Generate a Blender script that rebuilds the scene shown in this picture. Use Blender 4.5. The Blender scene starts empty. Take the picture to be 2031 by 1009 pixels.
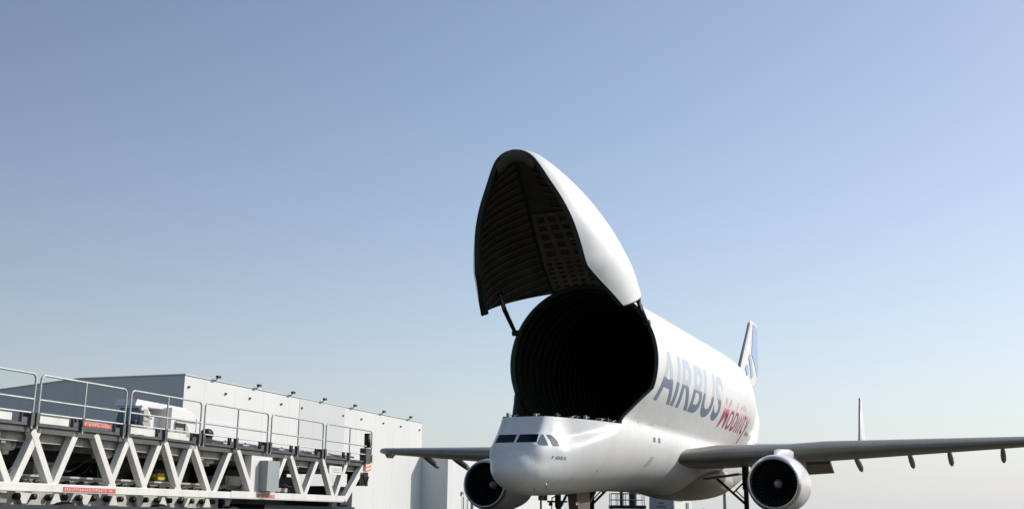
import bpy, bmesh, math, random
from mathutils import Vector, Matrix
from mathutils.bvhtree import BVHTree
S = bpy.context.scene
C = S.collection
R = math.radians
random.seed(7)

# ------------------------------------------------------------------ camera
cam = bpy.data.cameras.new('camera'); cam_o = bpy.data.objects.new('camera', cam); C.objects.link(cam_o)
YAW, PIT, ROL = 0.415876, 0.234201, 0.009554
F = Vector((math.cos(PIT)*math.cos(YAW), math.cos(PIT)*math.sin(YAW), math.sin(PIT)))
Rt = F.cross(Vector((0, 0, 1))).normalized(); Up = Rt.cross(F)
R2 = Rt*math.cos(ROL)+Up*math.sin(ROL); U2 = -Rt*math.sin(ROL)+Up*math.cos(ROL)
M4 = Matrix((R2, U2, -F)).transposed().to_4x4(); M4.translation = Vector((-40.4485, -18.5373, 0.8519))
cam_o.matrix_world = M4
cam.sensor_fit = 'HORIZONTAL'; cam.sensor_width = 36; cam.lens = 36*2187.84/2031
cam.clip_start = .1; cam.clip_end = 6000
S.camera = cam_o

# ------------------------------------------------------------------ light
SUN = Vector((.575, -.62, .53)).normalized()
world = bpy.data.worlds.new('World'); S.world = world; world.use_nodes = True
wn = world.node_tree.nodes; wl = world.node_tree.links
bg = wn['Background']
sky = wn.new('ShaderNodeTexSky'); sky.sky_type = 'NISHITA'; sky.sun_disc = False
sky.sun_elevation = math.asin(SUN.z); sky.sun_rotation = math.atan2(SUN.x, SUN.y)
sky.air_density = 1.0; sky.dust_density = 1.0; sky.ozone_density = 2.2; sky.altitude = 0
STR = .135
tcw = wn.new('ShaderNodeTexCoord'); sxw = wn.new('ShaderNodeSeparateXYZ'); wl.new(tcw.outputs['Generated'], sxw.inputs[0])
def wmath(op, a, b=None):
    n = wn.new('ShaderNodeMath'); n.operation = op
    for i, q in enumerate((a, b)):
        if q is None: continue
        if isinstance(q, (int, float)): n.inputs[i].default_value = q
        else: wl.new(q, n.inputs[i])
    return n.outputs[0]
zz = wmath('MAXIMUM', sxw.outputs['Z'], 0.0)
wgt = wmath('EXPONENT', wmath('MULTIPLY', zz, -1/.125))           # pale summer haze thickening towards the horizon
mixw = wn.new('ShaderNodeMix'); mixw.data_type = 'RGBA'
wl.new(wmath('MULTIPLY', wgt, .97), mixw.inputs[0])
hs = wn.new('ShaderNodeHueSaturation'); hs.inputs['Saturation'].default_value = .94; wl.new(sky.outputs[0], hs.inputs['Color'])
tn = wn.new('ShaderNodeVectorMath'); tn.operation = 'MULTIPLY'; wl.new(hs.outputs[0], tn.inputs[0]); tn.inputs[1].default_value = (1.06, 1.0, .95)
# the haze is brighter towards the sun's side of the sky and dimmer away from it
azd = wmath('ADD', wmath('MULTIPLY', sxw.outputs['X'], SUN.x/.8), wmath('MULTIPLY', sxw.outputs['Y'], SUN.y/.8))
hf = wmath('ADD', wmath('MULTIPLY', azd, .30), .76)
q_ = wmath('SUBTRACT', azd, .36); lobe = wmath('MAXIMUM', wmath('SUBTRACT', 1.05, wmath('MULTIPLY', wmath('MULTIPLY', q_, q_), .62)), .65)
sk = wn.new('ShaderNodeVectorMath'); sk.operation = 'SCALE'; wl.new(tn.outputs[0], sk.inputs[0]); wl.new(lobe, sk.inputs['Scale'])
wl.new(sk.outputs[0], mixw.inputs[6])
hz = wn.new('ShaderNodeVectorMath'); hz.operation = 'SCALE'; hz.inputs[0].default_value = (.655/STR, .675/STR, .71/STR); cn = wn.new('ShaderNodeTexNoise'); cm = wn.new('ShaderNodeMapping'); wl.new(tcw.outputs['Generated'], cm.inputs[0]); cm.inputs['Scale'].default_value = (3, 3, 14); wl.new(cm.outputs[0], cn.inputs['Vector']); cn.inputs['Detail'].default_value = 5
hf = wmath('ADD', hf, wmath('MULTIPLY', wmath('SUBTRACT', cn.outputs[0], .5), .07))
wl.new(hf, hz.inputs['Scale'])
wl.new(hz.outputs[0], mixw.inputs[7])
wl.new(mixw.outputs[2], bg.inputs[0]); bg.inputs[1].default_value = STR*1.06
sun = bpy.data.lights.new('sun', 'SUN'); sun_o = bpy.data.objects.new('sun', sun); C.objects.link(sun_o)
sun.energy = 3.5; sun.angle = R(.53); sun.color = (1, .962, .91)
sun_o.rotation_euler = (-SUN).to_track_quat('-Z', 'Y').to_euler()
S.view_settings.view_transform = 'Standard'; S.view_settings.look = 'None'
S.view_settings.exposure = 0.08; S.view_settings.gamma = 1

# ------------------------------------------------------------------ materials
def mat(name, col, rough=.5, metal=0, coat=0, noise=.06, nscale=1.5, bump=0, spec=.5, streak=0):
    m = bpy.data.materials.new(name); m.use_nodes = True
    n = m.node_tree.nodes; l = m.node_tree.links; p = n['Principled BSDF']
    p.inputs['Roughness'].default_value = rough; p.inputs['Metallic'].default_value = metal
    p.inputs['Coat Weight'].default_value = coat; p.inputs['Coat Roughness'].default_value = .08
    p.inputs['Specular IOR Level'].default_value = spec
    tc = n.new('ShaderNodeTexCoord'); mp = n.new('ShaderNodeMapping'); l.new(tc.outputs['Object'], mp.inputs[0])
    mp.inputs['Scale'].default_value = (1, 1, .18 if streak else 1)
    no = n.new('ShaderNodeTexNoise'); l.new(mp.outputs[0], no.inputs['Vector'])
    no.inputs['Scale'].default_value = nscale; no.inputs['Detail'].default_value = 6; no.inputs['Roughness'].default_value = .62
    mr = n.new('ShaderNodeMapRange'); l.new(no.outputs[0], mr.inputs[0])
    mr.inputs[1].default_value = .3; mr.inputs[2].default_value = .7
    mr.inputs[3].default_value = 1-noise; mr.inputs[4].default_value = 1+noise*.5
    mx = n.new('ShaderNodeVectorMath'); mx.operation = 'SCALE'
    mx.inputs[0].default_value = col; l.new(mr.outputs[0], mx.inputs['Scale'])
    l.new(mx.outputs[0], p.inputs['Base Color'])
    if bump:
        b = n.new('ShaderNodeBump'); b.inputs['Strength'].default_value = bump; b.inputs['Distance'].default_value = .02
        l.new(no.outputs[0], b.inputs['Height']); l.new(b.outputs[0], p.inputs['Normal'])
    m['out'] = 1
    return m

def add_seams(m, axes, width, dark, offset=0.0):
    """thin dark joints every `period` metres along object axes"""
    n = m.node_tree.nodes; l = m.node_tree.links; p = n['Principled BSDF']
    src = p.inputs['Base Color'].links[0].from_socket
    tc = n.new('ShaderNodeTexCoord'); sx = n.new('ShaderNodeSeparateXYZ'); l.new(tc.outputs['Object'], sx.inputs[0])
    acc = None
    for ax, per in axes:
        a = n.new('ShaderNodeMath'); a.operation = 'ADD'; l.new(sx.outputs[ax], a.inputs[0]); a.inputs[1].default_value = 1000+offset
        mo = n.new('ShaderNodeMath'); mo.operation = 'MODULO'; l.new(a.outputs[0], mo.inputs[0]); mo.inputs[1].default_value = per
        lt = n.new('ShaderNodeMath'); lt.operation = 'LESS_THAN'; l.new(mo.outputs[0], lt.inputs[0]); lt.inputs[1].default_value = width
        if acc is None: acc = lt.outputs[0]
        else:
            mm = n.new('ShaderNodeMath'); mm.operation = 'MAXIMUM'; l.new(acc, mm.inputs[0]); l.new(lt.outputs[0], mm.inputs[1]); acc = mm.outputs[0]
    mr = n.new('ShaderNodeMapRange'); l.new(acc, mr.inputs[0]); mr.inputs[3].default_value = 1; mr.inputs[4].default_value = dark
    sc = n.new('ShaderNodeVectorMath'); sc.operation = 'SCALE'; l.new(src, sc.inputs[0]); l.new(mr.outputs[0], sc.inputs['Scale'])
    l.new(sc.outputs[0], p.inputs['Base Color'])
    return m

PAINT = add_seams(mat('white_aircraft_paint', (.80, .80, .785), .45, 0, .15, .08, .9), [('X', 2.65)], .025, .86)
PAINT2 = mat('white_nacelle_paint', (.80, .79, .77), .33, 0, .3, .06, 1.2)
WINGM = add_seams(mat('grey_wing_paint', (.195, .185, .152), .42, 0, .1, .14, .8), [('Y', 1.6)], .02, .75)
BELLY = mat('fairing_paint', (.44, .41, .36), .45, 0, .1, .2, .7)
LIP = mat('polished_metal', (.62, .62, .61), .28, .9, 0, .1, 3)
FAN = mat('fan_blade', (.012, .012, .014), .55, .2, 0, .2, 3)
SPIN = mat('spinner_grey', (.45, .46, .47), .5)
DUCT = mat('inlet_duct', (.014, .014, .016), .6)
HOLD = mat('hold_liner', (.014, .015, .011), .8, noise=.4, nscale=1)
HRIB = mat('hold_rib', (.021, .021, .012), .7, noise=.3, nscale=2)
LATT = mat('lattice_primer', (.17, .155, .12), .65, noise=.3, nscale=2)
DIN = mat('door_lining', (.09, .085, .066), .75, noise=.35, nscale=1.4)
DRIB = mat('door_frame_primer', (.13, .12, .095), .65, noise=.3, nscale=2)
SEAL = mat('dark_green_seal', (.02, .032, .027), .5)
GLASS = mat('cockpit_glass', (.008, .011, .016), .12, 0, 0, .1, spec=.25)
GLASS2 = mat('side_cockpit_glass', (.11, .16, .19), .1, 0, .6, .1)
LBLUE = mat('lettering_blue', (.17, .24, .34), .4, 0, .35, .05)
LBLUE_SHEEN = mat('lettering_blue_sky_sheen', (.54, .61, .67), .4, 0, .35, .05)  # lettering blue with the sky's reflection painted in, for the letter tops
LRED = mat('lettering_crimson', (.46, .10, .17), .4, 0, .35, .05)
LRED_SHEEN = mat('lettering_crimson_sky_sheen', (.70, .36, .42), .4, 0, .35, .05)  # crimson lightened in colour to imitate bright sky mirrored in the letter tops
LGREY = mat('lettering_ghost', (.70, .705, .71), .4, 0, .35, .03)
LNAVY = mat('lettering_navy', (.10, .12, .20), .4)
FBLUE = mat('fin_blue', (.30, .41, .66), .4, 0, .3)
FTEAL = mat('fin_stripe_blue', (.32, .42, .52), .4, 0, .3)
GEAR = mat('gear_dark', (.05, .05, .047), .45, .4, 0, .3, 4)
GEARL = mat('gear_grey', (.33, .34, .34), .45, .2, 0, .2, 4)
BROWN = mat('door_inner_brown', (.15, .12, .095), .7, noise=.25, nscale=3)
TYRE = mat('tyre_rubber', (.02, .02, .02), .85)
TWHITE = mat('truss_white_paint', (.74, .73, .68), .5, noise=.12, nscale=3, streak=1)
GALV = mat('galvanised_steel', (.52, .53, .51), .45, .25, 0, .2, 6)
DECK = mat('dark_deck_steel', (.10, .105, .105), .55, .3, 0, .35, 3)
BEAMG = mat('beam_grey', (.30, .30, .27), .6, .1, 0, .25, 3)
BLACK = mat('black_paint', (.012, .012, .014), .5)
NAVY = mat('dark_blue_chassis', (.02, .026, .04), .5)
REDL = mat('red_label', (.58, .13, .10), .5)
WHITE = mat('white_label', (.78, .77, .74), .5)
ORANGE = mat('orange_reflective', (.85, .25, .06), .5)
YELLOW = mat('yellow_paint', (.62, .42, .03), .5)
GREYBOX = mat('grey_cabinet', (.33, .35, .36), .5, noise=.1, nscale=2)
TAN = mat('tan_panel', (.46, .40, .35), .6)
PINK = mat('pale_interior', (.42, .39, .38), .6)
BEACON = mat('red_beacon', (.45, .07, .03), .3)
CONC = mat('concrete_apron', (.088, .077, .052), .85, noise=.25, nscale=.4, bump=.2)
add_seams(CONC, [('X', 7.5), ('Y', 7.5)], .04, .5)
CLAD = add_seams(mat('white_cladding', (.71, .715, .695), .55, noise=.05, nscale=.25, streak=1), [('X', 4.6)], .07, .82)
CLADG = add_seams(mat('pale_grey_cladding', (.60, .61, .61), .55, noise=.04, nscale=.25, streak=1), [('X', 4.6)], .07, .88)
CLADS = add_seams(mat('gable_cladding', (.66, .70, .70), .55, noise=.05, nscale=.2, streak=1), [('Y', 4.0)], .06, .88)
ROOFM = mat('roof_membrane', (.4, .4, .4), .8)
VANG = mat('van_front_grey', (.46, .49, .54), .4, 0, .2)
SKIN = mat('skin', (.45, .28, .2), .6)
CLOTH = mat('dark_clothes', (.02, .022, .028), .8)

# ------------------------------------------------------------------ helpers
def interp(tab, x):
    if x <= tab[0][0]: return tab[0][1]
    for (a, va), (b, vb) in zip(tab, tab[1:]):
        if x <= b: return va+(vb-va)*(x-a)/(b-a)
    return tab[-1][1]

def sinterp(tab, x):
    """monotone cubic (Fritsch-Carlson)"""
    n = len(tab)
    if x <= tab[0][0]: return tab[0][1]
    if x >= tab[-1][0]: return tab[-1][1]
    d = [(tab[i+1][1]-tab[i][1])/(tab[i+1][0]-tab[i][0]) for i in range(n-1)]
    m = [d[0]]+[0 if d[i-1]*d[i] <= 0 else 2*d[i-1]*d[i]/(d[i-1]+d[i]) for i in range(1, n-1)]+[d[-1]]
    for i in range(n-1):
        if x <= tab[i+1][0]:
            h = tab[i+1][0]-tab[i][0]; t = (x-tab[i][0])/h
            return ((2*t**3-3*t*t+1)*tab[i][1]+(t**3-2*t*t+t)*h*m[i]+(-2*t**3+3*t*t)*tab[i+1][1]+(t**3-t*t)*h*m[i+1])

class MB:
    def __init__(s): s.v = []; s.f = []; s.sm = []
    def add(s, vs, fs, smooth=False):
        k = len(s.v); s.v += [tuple(v) for v in vs]
        s.f += [tuple(i+k for i in f) for f in fs]; s.sm += [smooth]*len(fs); return s
    def box(s, lo, hi, M=None):
        (a, b, c), (d, e, f) = lo, hi
        vs = [Vector(p) for p in [(a, b, c), (d, b, c), (d, e, c), (a, e, c), (a, b, f), (d, b, f), (d, e, f), (a, e, f)]]
        if M: vs = [M @ v for v in vs]
        return s.add(vs, [(0, 3, 2, 1), (4, 5, 6, 7), (0, 1, 5, 4), (1, 2, 6, 5), (2, 3, 7, 6), (3, 0, 4, 7)])
    def beam(s, p, q, w, h, side=(0, 1, 0)):
        p, q = Vector(p), Vector(q); d = (q-p).normalized(); sd = Vector(side)
        a = (sd-d*sd.dot(d)).normalized(); b = d.cross(a)
        vs = []
        for o in (p, q):
            for (i, j) in ((-1, -1), (1, -1), (1, 1), (-1, 1)): vs.append(o+a*(i*w/2)+b*(j*h/2))
        return s.add(vs, [(0, 3, 2, 1), (4, 5, 6, 7), (0, 1, 5, 4), (1, 2, 6, 5), (2, 3, 7, 6), (3, 0, 4, 7)])
    def tube(s, pts, r, n=10, cap=True):
        pts = [Vector(p) for p in pts]; rr = r if isinstance(r, (list, tuple)) else [r]*len(pts)
        rings = []; up = None
        for i, p in enumerate(pts):
            d = (pts[min(i+1, len(pts)-1)]-pts[max(i-1, 0)]).normalized()
            if up is None: up = Vector((0, 0, 1)) if abs(d.z) < .9 else Vector((1, 0, 0))
            a = (up-d*up.dot(d)).normalized(); b = d.cross(a); up = a
            rings.append([p+(a*math.cos(2*math.pi*k/n)+b*math.sin(2*math.pi*k/n))*rr[i] for k in range(n)])
        vs = [v for g in rings for v in g]; fs = []
        for i in range(len(pts)-1):
            for k in range(n):
                fs.append((i*n+k, i*n+(k+1) % n, (i+1)*n+(k+1) % n, (i+1)*n+k))
        s.add(vs, fs, True)
        if cap: s.add(rings[0], [tuple(range(n))[::-1]]); s.add(rings[-1], [tuple(range(n))])
        return s
    def lathe(s, prof, o, axis=(1, 0, 0), n=48):
        """prof: (distance along axis, radius)"""
        ax = Vector(axis).normalized(); up = Vector((0, 0, 1)) if abs(ax.z) < .9 else Vector((1, 0, 0))
        a = (up-ax*up.dot(ax)).normalized(); b = ax.cross(a); o = Vector(o)
        vs = []; fs = []
        for t, r in prof:
            for k in range(n):
                vs.append(o+ax*t+(a*math.cos(2*math.pi*k/n)+b*math.sin(2*math.pi*k/n))*r)
        for i in range(len(prof)-1):
            for k in range(n):
                fs.append((i*n+k, i*n+(k+1) % n, (i+1)*n+(k+1) % n, (i+1)*n+k))
        return s.add(vs, fs, True)
    def grid(s, rows, closed=False, smooth=True, flip=False):
        n = len(rows[0]); vs = [v for r in rows for v in r]; fs = []
        for i in range(len(rows)-1):
            for k in range(n if closed else n-1):
                q = (i*n+k, i*n+(k+1) % n, (i+1)*n+(k+1) % n, (i+1)*n+k)
                fs.append(q[::-1] if flip else q)
        return s.add(vs, fs, smooth)
    def build(s, name, m, parent=None, merge=0, bevel=0):
        me = bpy.data.meshes.new(name); me.from_pydata([tuple(v) for v in s.v], [], s.f)
        me.polygons.foreach_set('use_smooth', s.sm)
        if merge:
            bm = bmesh.new(); bm.from_mesh(me); bmesh.ops.remove_doubles(bm, verts=bm.verts, dist=merge)
            bmesh.ops.dissolve_degenerate(bm, edges=bm.edges, dist=1e-5)
            bmesh.ops.recalc_face_normals(bm, faces=bm.faces); bm.to_mesh(me); bm.free()
        me.materials.append(m); me.update()
        o = bpy.data.objects.new(name, me); C.objects.link(o)
        if parent:
            o.parent = parent; pm = parent_world(parent)
            o.matrix_parent_inverse = pm.inverted()
        if bevel:
            b = o.modifiers.new('bevel', 'BEVEL'); b.width = bevel; b.segments = 2; b.limit_method = 'ANGLE'
        return o

def parent_world(o):
    """roots are unrotated empties; every part mesh is built in world coordinates"""
    return Matrix.Translation(o.location) if o.type == 'EMPTY' else Matrix.Identity(4)

def thing(name, label, cat, loc=(0, 0, 0), group=None):
    o = bpy.data.objects.new(name, None); C.objects.link(o); o.location = loc; o.empty_display_size = .5
    o['label'] = label; o['category'] = cat
    if group: o['group'] = group
    return o

def mirror(mb):
    g = MB(); g.v = [(x, -y, z) for x, y, z in mb.v]; g.f = [f[::-1] for f in mb.f]; g.sm = list(mb.sm); return g

# ------------------------------------------------------------------ ground
g = MB(); N = 40
g.grid([[(-3000+6000*i/N, -3000+6000*j/N, 0) for j in range(N+1)] for i in range(N+1)], smooth=False, flip=True)
gr = g.build('ground', CONC); gr['kind'] = 'structure'

# ================================================================== AIRCRAFT
air = thing('cargo_aircraft', 'huge white whale-shaped cargo jet with its nose door raised open above the cockpit', 'aircraft', (17, 0, 0))

# lower lobe / nose
TB = [(1.15, 2.75), (1.2, 2.5), (1.35, 2.3), (1.6, 2.12), (2, 1.97), (2.5, 1.88), (3.2, 1.81), (4, 1.79), (6, 1.86), (7.7, 1.92), (10, 2.05), (13, 2.2), (18, 2.25), (31, 2.25), (35, 2.45), (38, 2.85), (42, 3.6), (46, 4.8), (50, 6.4), (53, 8.4)]
TW = [(1.15, 0), (1.2, .28), (1.3, .5), (1.5, .75), (1.8, .98), (2.2, 1.2), (2.6, 1.38), (3.1, 1.6), (3.6, 1.82), (4.2, 2.07), (5, 2.36), (6, 2.63), (7, 2.78), (7.7, 2.82), (30, 2.82), (36, 2.5), (42, 1.7), (48, .7), (53, .06)]
TL = [(1.15, 2.78), (2, 2.9), (3, 3.15), (4, 3.6), (5, 4.0), (6, 4.36), (7.7, 4.74), (30, 4.74), (36, 5.2), (42, 6.2), (48, 7.3), (53, 8.7)]
TT = [(1.15, 2.8), (1.2, 3.02), (1.3, 3.2), (1.5, 3.44), (1.75, 3.66), (2, 3.86), (3, 4.32), (4, 4.66), (5, 5.1), (6, 5.75), (7, 6.7), (7.7, 7.56), (30, 7.56)]
# upper lobe
UW = [(7.7, 3.28), (8.5, 3.5), (9.3, 3.7), (10.2, 3.85), (29.5, 3.85), (32, 3.8), (34, 3.58), (36, 3.22), (38, 2.78), (40, 2.32), (44, 1.5), (48, .72), (51, .26), (53, .06)]
UZ = [(7.7, 7.4), (10.2, 8.3), (30, 8.3), (44, 8.7), (53, 8.9)]
UT = [(7.7, 10.9), (10.2, 12.15), (38, 12.15), (42, 12.02), (46, 11.6), (50, 10.8), (52, 10.0), (53, 9.2)]

def low_y(x, z):
    B, w, zl = sinterp(TB, x), sinterp(TW, x), sinterp(TL, x)
    if z <= zl:
        t = (zl-z)/max(zl-B, 1e-4)
    else:
        T = sinterp(TT, x) if x < 7.7 else zl+(zl-B); t = (z-zl)/max(T-zl, 1e-4)
    return w*math.sqrt(max(0, 1-t*t)) if t < 1 else 0
def up_y(x, z):
    W, zu, T = sinterp(UW, x), sinterp(UZ, x), sinterp(UT, x)
    if z >= zu: t = (z-zu)/(T-zu)
    else: t = (zu-z)/(3.85 if x < 30 else max(3.85*W/3.85, (zu-sinterp(TB, x))*.5))
    return W*math.sqrt(max(0, 1-t*t)) if t < 1 else 0

def side_y(x, z):
    """outer half width: both lobes plus the flat fairing between them"""
    y = max(low_y(x, z), up_y(x, z))
    if 5.3 <= z <= 6.49 and 7.69 < x < 36:
        k = sinterp(UW, x)/3.85
        y = max(y, 2.76*min(1, sinterp(TW, x)/2.82)+(3.4*k-2.76*min(1, sinterp(TW, x)/2.82))*(z-5.3)/1.19)
    return y
fus = MB()
SH = 5.05
# nose body: radome, windscreen slope and the upright collar up to the shelf, one continuous surface
NTOP = [(1.15, 2.80), (1.165, 2.9), (1.2, 3.02), (1.3, 3.2), (1.5, 3.42), (1.7, 3.60), (1.80, 3.70), (1.92, 3.83), (2.42, 4.285), (2.52, 4.38), (2.70, 4.62), (3.0, SH)]
XK = [(3.3, 1.42), (3.7, 1.80), (4.285, 2.42), (4.38, 2.52), (4.62, 2.70), (SH, 3.0)]
WK = [(0, .82), (.03, .90), (.08, .96), (.16, 1.03), (.5, 1.26), (1.0, 1.50), (1.5, 1.73), (2.0, 1.96), (2.5, 2.17), (3.0, 2.35), (3.5, 2.49), (4.0, 2.60), (4.7, 2.78)]
def ntop(x): return interp(NTOP, x) if x < 3 else SH
def nose_y(x, z):
    B, w, zl = sinterp(TB, x), sinterp(TW, x), sinterp(TL, x)
    if z <= zl:
        t = (zl-z)/max(zl-B, 1e-4); return w*math.sqrt(max(0, 1-t*t))
    if x < 1.8:
        T = ntop(x); t = min(1, (z-zl)/max(T-zl, 1e-4)); p = interp([(1.15, 2), (1.45, 2.1), (1.8, 3.4)], x)
        return w*max(0, 1-t**p)**(1/p)
    if x < 3.1: cw = interp(WK, max(0, x-interp(XK, z)))
    else: cw = interp(WK, x-3.0)+(interp(WK, 3.1-interp(XK, z))-interp(WK, .1))*max(0, 1-(x-3.1)/1.1)
    zr = max(3.75, zl+.05) if zl < 3.75 else SH
    s_ = min(1, max(0, (z-zl)/(zr-zl)))**2
    if zl > 3.7: base = cw
    else: base = w*(1-s_)+cw*s_
    if x <= 2.9: return base
    te = sinterp([(2.9, 4.42), (3.5, 4.58), (4.5, 4.66), (5.5, 4.86), (6.5, 5.12), (7, 5.45), (7.7, 7.56)], x); t = (z-zl)/(te-zl)
    return max(base, w*math.sqrt(1-t*t) if t < 1 else 0)
NS = [1.15, 1.155, 1.165, 1.18, 1.2, 1.24, 1.3, 1.4, 1.5, 1.6, 1.7, 1.8, 1.9, 2, 2.1, 2.2, 2.3, 2.42, 2.52, 2.6, 2.7, 2.8, 2.9, 2.97, 3.0, 3.02, 3.06, 3.12, 3.25, 3.4, 3.6, 3.8, 4.1, 4.4, 4.7, 5, 5.5, 6, 6.5, 7, 7.35, 7.7]
rows = []
for x in NS:
    B = sinterp(TB, x); T = ntop(x); row = []
    for k in range(91):
        z = B+(T-B)*(1-math.cos(math.pi*k/90))/2 if x < 1.8 else B+(T-B)*(1-math.cos(math.pi/2*k/90))
        row.append((x, -nose_y(x, z) if 0 < k else 0, z))
    rows.append(row)
fus.grid(rows); fus.grid([[(a, -b, c) for a, b, c in r] for r in rows], flip=True)
cap = [(r[-1][0], -r[-1][1], r[-1][2]) for r in rows if r[0][0] <= 3.0]
fus.grid([[(a, b*q, c) for q in (-1, -.8, -.5, -.2, 0, .2, .5, .8, 1)] for a, b, c in cap])
low_y0 = low_y
def low_y(x, z): return nose_y(x, z) if x < 7.69 else low_y0(x, z)
# flank between shelf end and ring: lower lobe plus upper lobe under the diagonal cut
zcut = lambda x: 5.07+(x-7.6)/(10.2-7.6)*1.83
rows = []
for x in [7.7+2.5*i/12 for i in range(13)]:
    row = []
    for k in range(31):
        B_ = sinterp(TB, x); z = B_+(5.05-B_)*(1-math.cos(math.pi/2*k/30)); row.append((x, -max(low_y(x, z), .0), z))
    zc = zcut(x)
    y0 = low_y(x, 5.05)
    for k in range(1, 15):
        z = 5.05+(zc-5.05)*k/14
        row.append((x, -max(side_y(x, z), y0-.12*(z-5.05)), z))
    rows.append(row)
fus.grid(rows); fus.grid([[(a, -b, c) for a, b, c in r] for r in rows], flip=True)
# main body
XS = [10.2+i*.9 for i in range(22)]+[30+i for i in range(23)]+[52.6, 53]
body_y = side_y
rows = []
for x in XS:
    B, T = sinterp(TB, x), sinterp(UT, x); row = []
    for k in range(91):
        z = B+(T-B)*(1-math.cos(math.pi*k/90))/2; row.append((x, -body_y(x, z) if 0 < k < 90 else 0, z))
    row += [(a, -b, c) for a, b, c in row[::-1][1:-1]]
    rows.append(row)
fus.grid(rows, closed=True)
OUT = [(3.0, 0), (3.0, .80), (3.03, .90), (3.16, 1.03), (3.5, 1.26), (4, 1.50), (4.5, 1.73), (5, 1.96), (5.5, 2.17), (6, 2.35), (6.5, 2.49), (7, 2.6), (7.35, 2.68), (7.7, 2.78)]
fuselage = fus.build('fuselage', PAINT, air, merge=.004)
bm = bmesh.new(); bm.from_mesh(fuselage.data)
for it in range(14):          # fair the radome
    sel = [v for v in bm.verts if v.co.x < 3.3 and v.co.z < 3.74]
    bmesh.ops.smooth_vert(bm, verts=sel, factor=.5, use_axis_x=True, use_axis_y=True, use_axis_z=True)
bmesh.ops.triangulate(bm, faces=[f for f in bm.faces if f.calc_center_median().x < 3.4])
tree = BVHTree.FromBMesh(bm); bm.to_mesh(fuselage.data); bm.free()
fuselage.data.set_sharp_from_angle(angle=R(34))

# rim around opening and inner shell
INS = .16
rim = MB(); hold = MB(); ribs = MB()
def ring_pts(x, ins, zlow):
    W, zu, T = sinterp(UW, x)-ins, sinterp(UZ, x), sinterp(UT, x)-ins
    pts = []
    t0 = math.asin(min(1, (zu-zlow)/(3.85-ins))) if x < 31 else math.asin(.8)
    for k in range(73):
        a = -t0+(math.pi+2*t0)*k/72
        s_ = math.sin(a); pts.append((x, -W*math.cos(a), zu+((T-zu) if s_ > 0 else (3.85-ins))*s_))
    return pts
HX = [10.22+.5*i for i in range(52)]
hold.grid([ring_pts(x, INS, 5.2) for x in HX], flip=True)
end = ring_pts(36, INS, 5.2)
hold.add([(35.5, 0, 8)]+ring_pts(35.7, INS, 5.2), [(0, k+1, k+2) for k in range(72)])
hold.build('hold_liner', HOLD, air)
for i in range(30):
    x = 10.7+i*.8
    a = ring_pts(x, INS, 5.25); b = ring_pts(x, INS+.13, 5.25)
    a2 = ring_pts(x+.12, INS, 5.25); b2 = ring_pts(x+.12, INS+.13, 5.25)
    ribs.grid([a, b], smooth=False); ribs.grid([b, b2], smooth=False); ribs.grid([b2, a2], smooth=False)
ribs.build('hold_frame', HRIB, air)
rim.grid([ring_pts(10.18, -.012, 6.9), ring_pts(10.12, .04, 6.9), ring_pts(10.13, .15, 6.9), ring_pts(10.26, .22, 6.9)], flip=True)
for sy in (-1, 1):
    e0, e1, e2 = [], [], []
    for i in range(13):
        x = 7.6+2.6*i/12; z = zcut(x); y = max(side_y(x, z), low_y(x, 5.05)-.12*(z-5.05))
        e0.append((x-.02, sy*(y+.015), z+.0)); e1.append((x-.06, sy*(y-.10), z+.05)); e2.append((x+.15, sy*(y-.3), z+.02))
    rim.grid([e0, e1, e2], flip=sy < 0)
rim.build('door_seal', SEAL, air)
# inner flank walls and floor in front
inn = MB()
for sy in (-1, 1):
    rows = []
    for i in range(14):
        x = 7.72+2.5*i/13; z1 = zcut(x)-.02; row = []
        for k in range(9):
            z = 4.98+(z1-4.98)*k/8; row.append((x, sy*(max(side_y(x, z), low_y(x, 5.05)-.12*max(0, z-5.05))-.12), z))
        rows.append(row)
    inn.grid(rows, flip=sy > 0)
fl = [(x+.12, y-.1) for x, y in OUT if y > .2]+[(10.3, 2.6), (36, 2.6)]
inn.add([(x, -y, SH+.004) for x, y in fl]+[(x, y, SH+.004) for x, y in fl[::-1]], [tuple(range(2*len(fl)))])
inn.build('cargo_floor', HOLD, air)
lt = MB()   # top edge strip of the collar
for sy in (-1, 1):
    lt.grid([[(x, sy*y, SH) for x, y in OUT], [(x+.1, sy*max(y-.07, 0), SH+.012) for x, y in OUT]], smooth=False)
lt.build('shelf_edge', SEAL, air)
for i, (x, y) in enumerate([(3.02, .55), (3.05, -.45), (3.6, -1.2), (4.3, -1.6), (4.6, -1.72), (5.1, -1.96), (5.7, -2.2), (6.1, -2.33), (6.6, -2.46), (7.0, -2.55), (4.0, 1.4), (3.02, .8)]):
    l = MB(); l.box((x+.02, y-.05, SH-.05), (x+.17, y+.07, SH+.08+.05*(i % 3))); l.beam((x+.1, y, SH+.05), (x+.32, y-.09, SH+.12), .04, .04)
    l.build('door_latch', GEARL if i % 2 else GEAR, air, bevel=.01)

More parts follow.
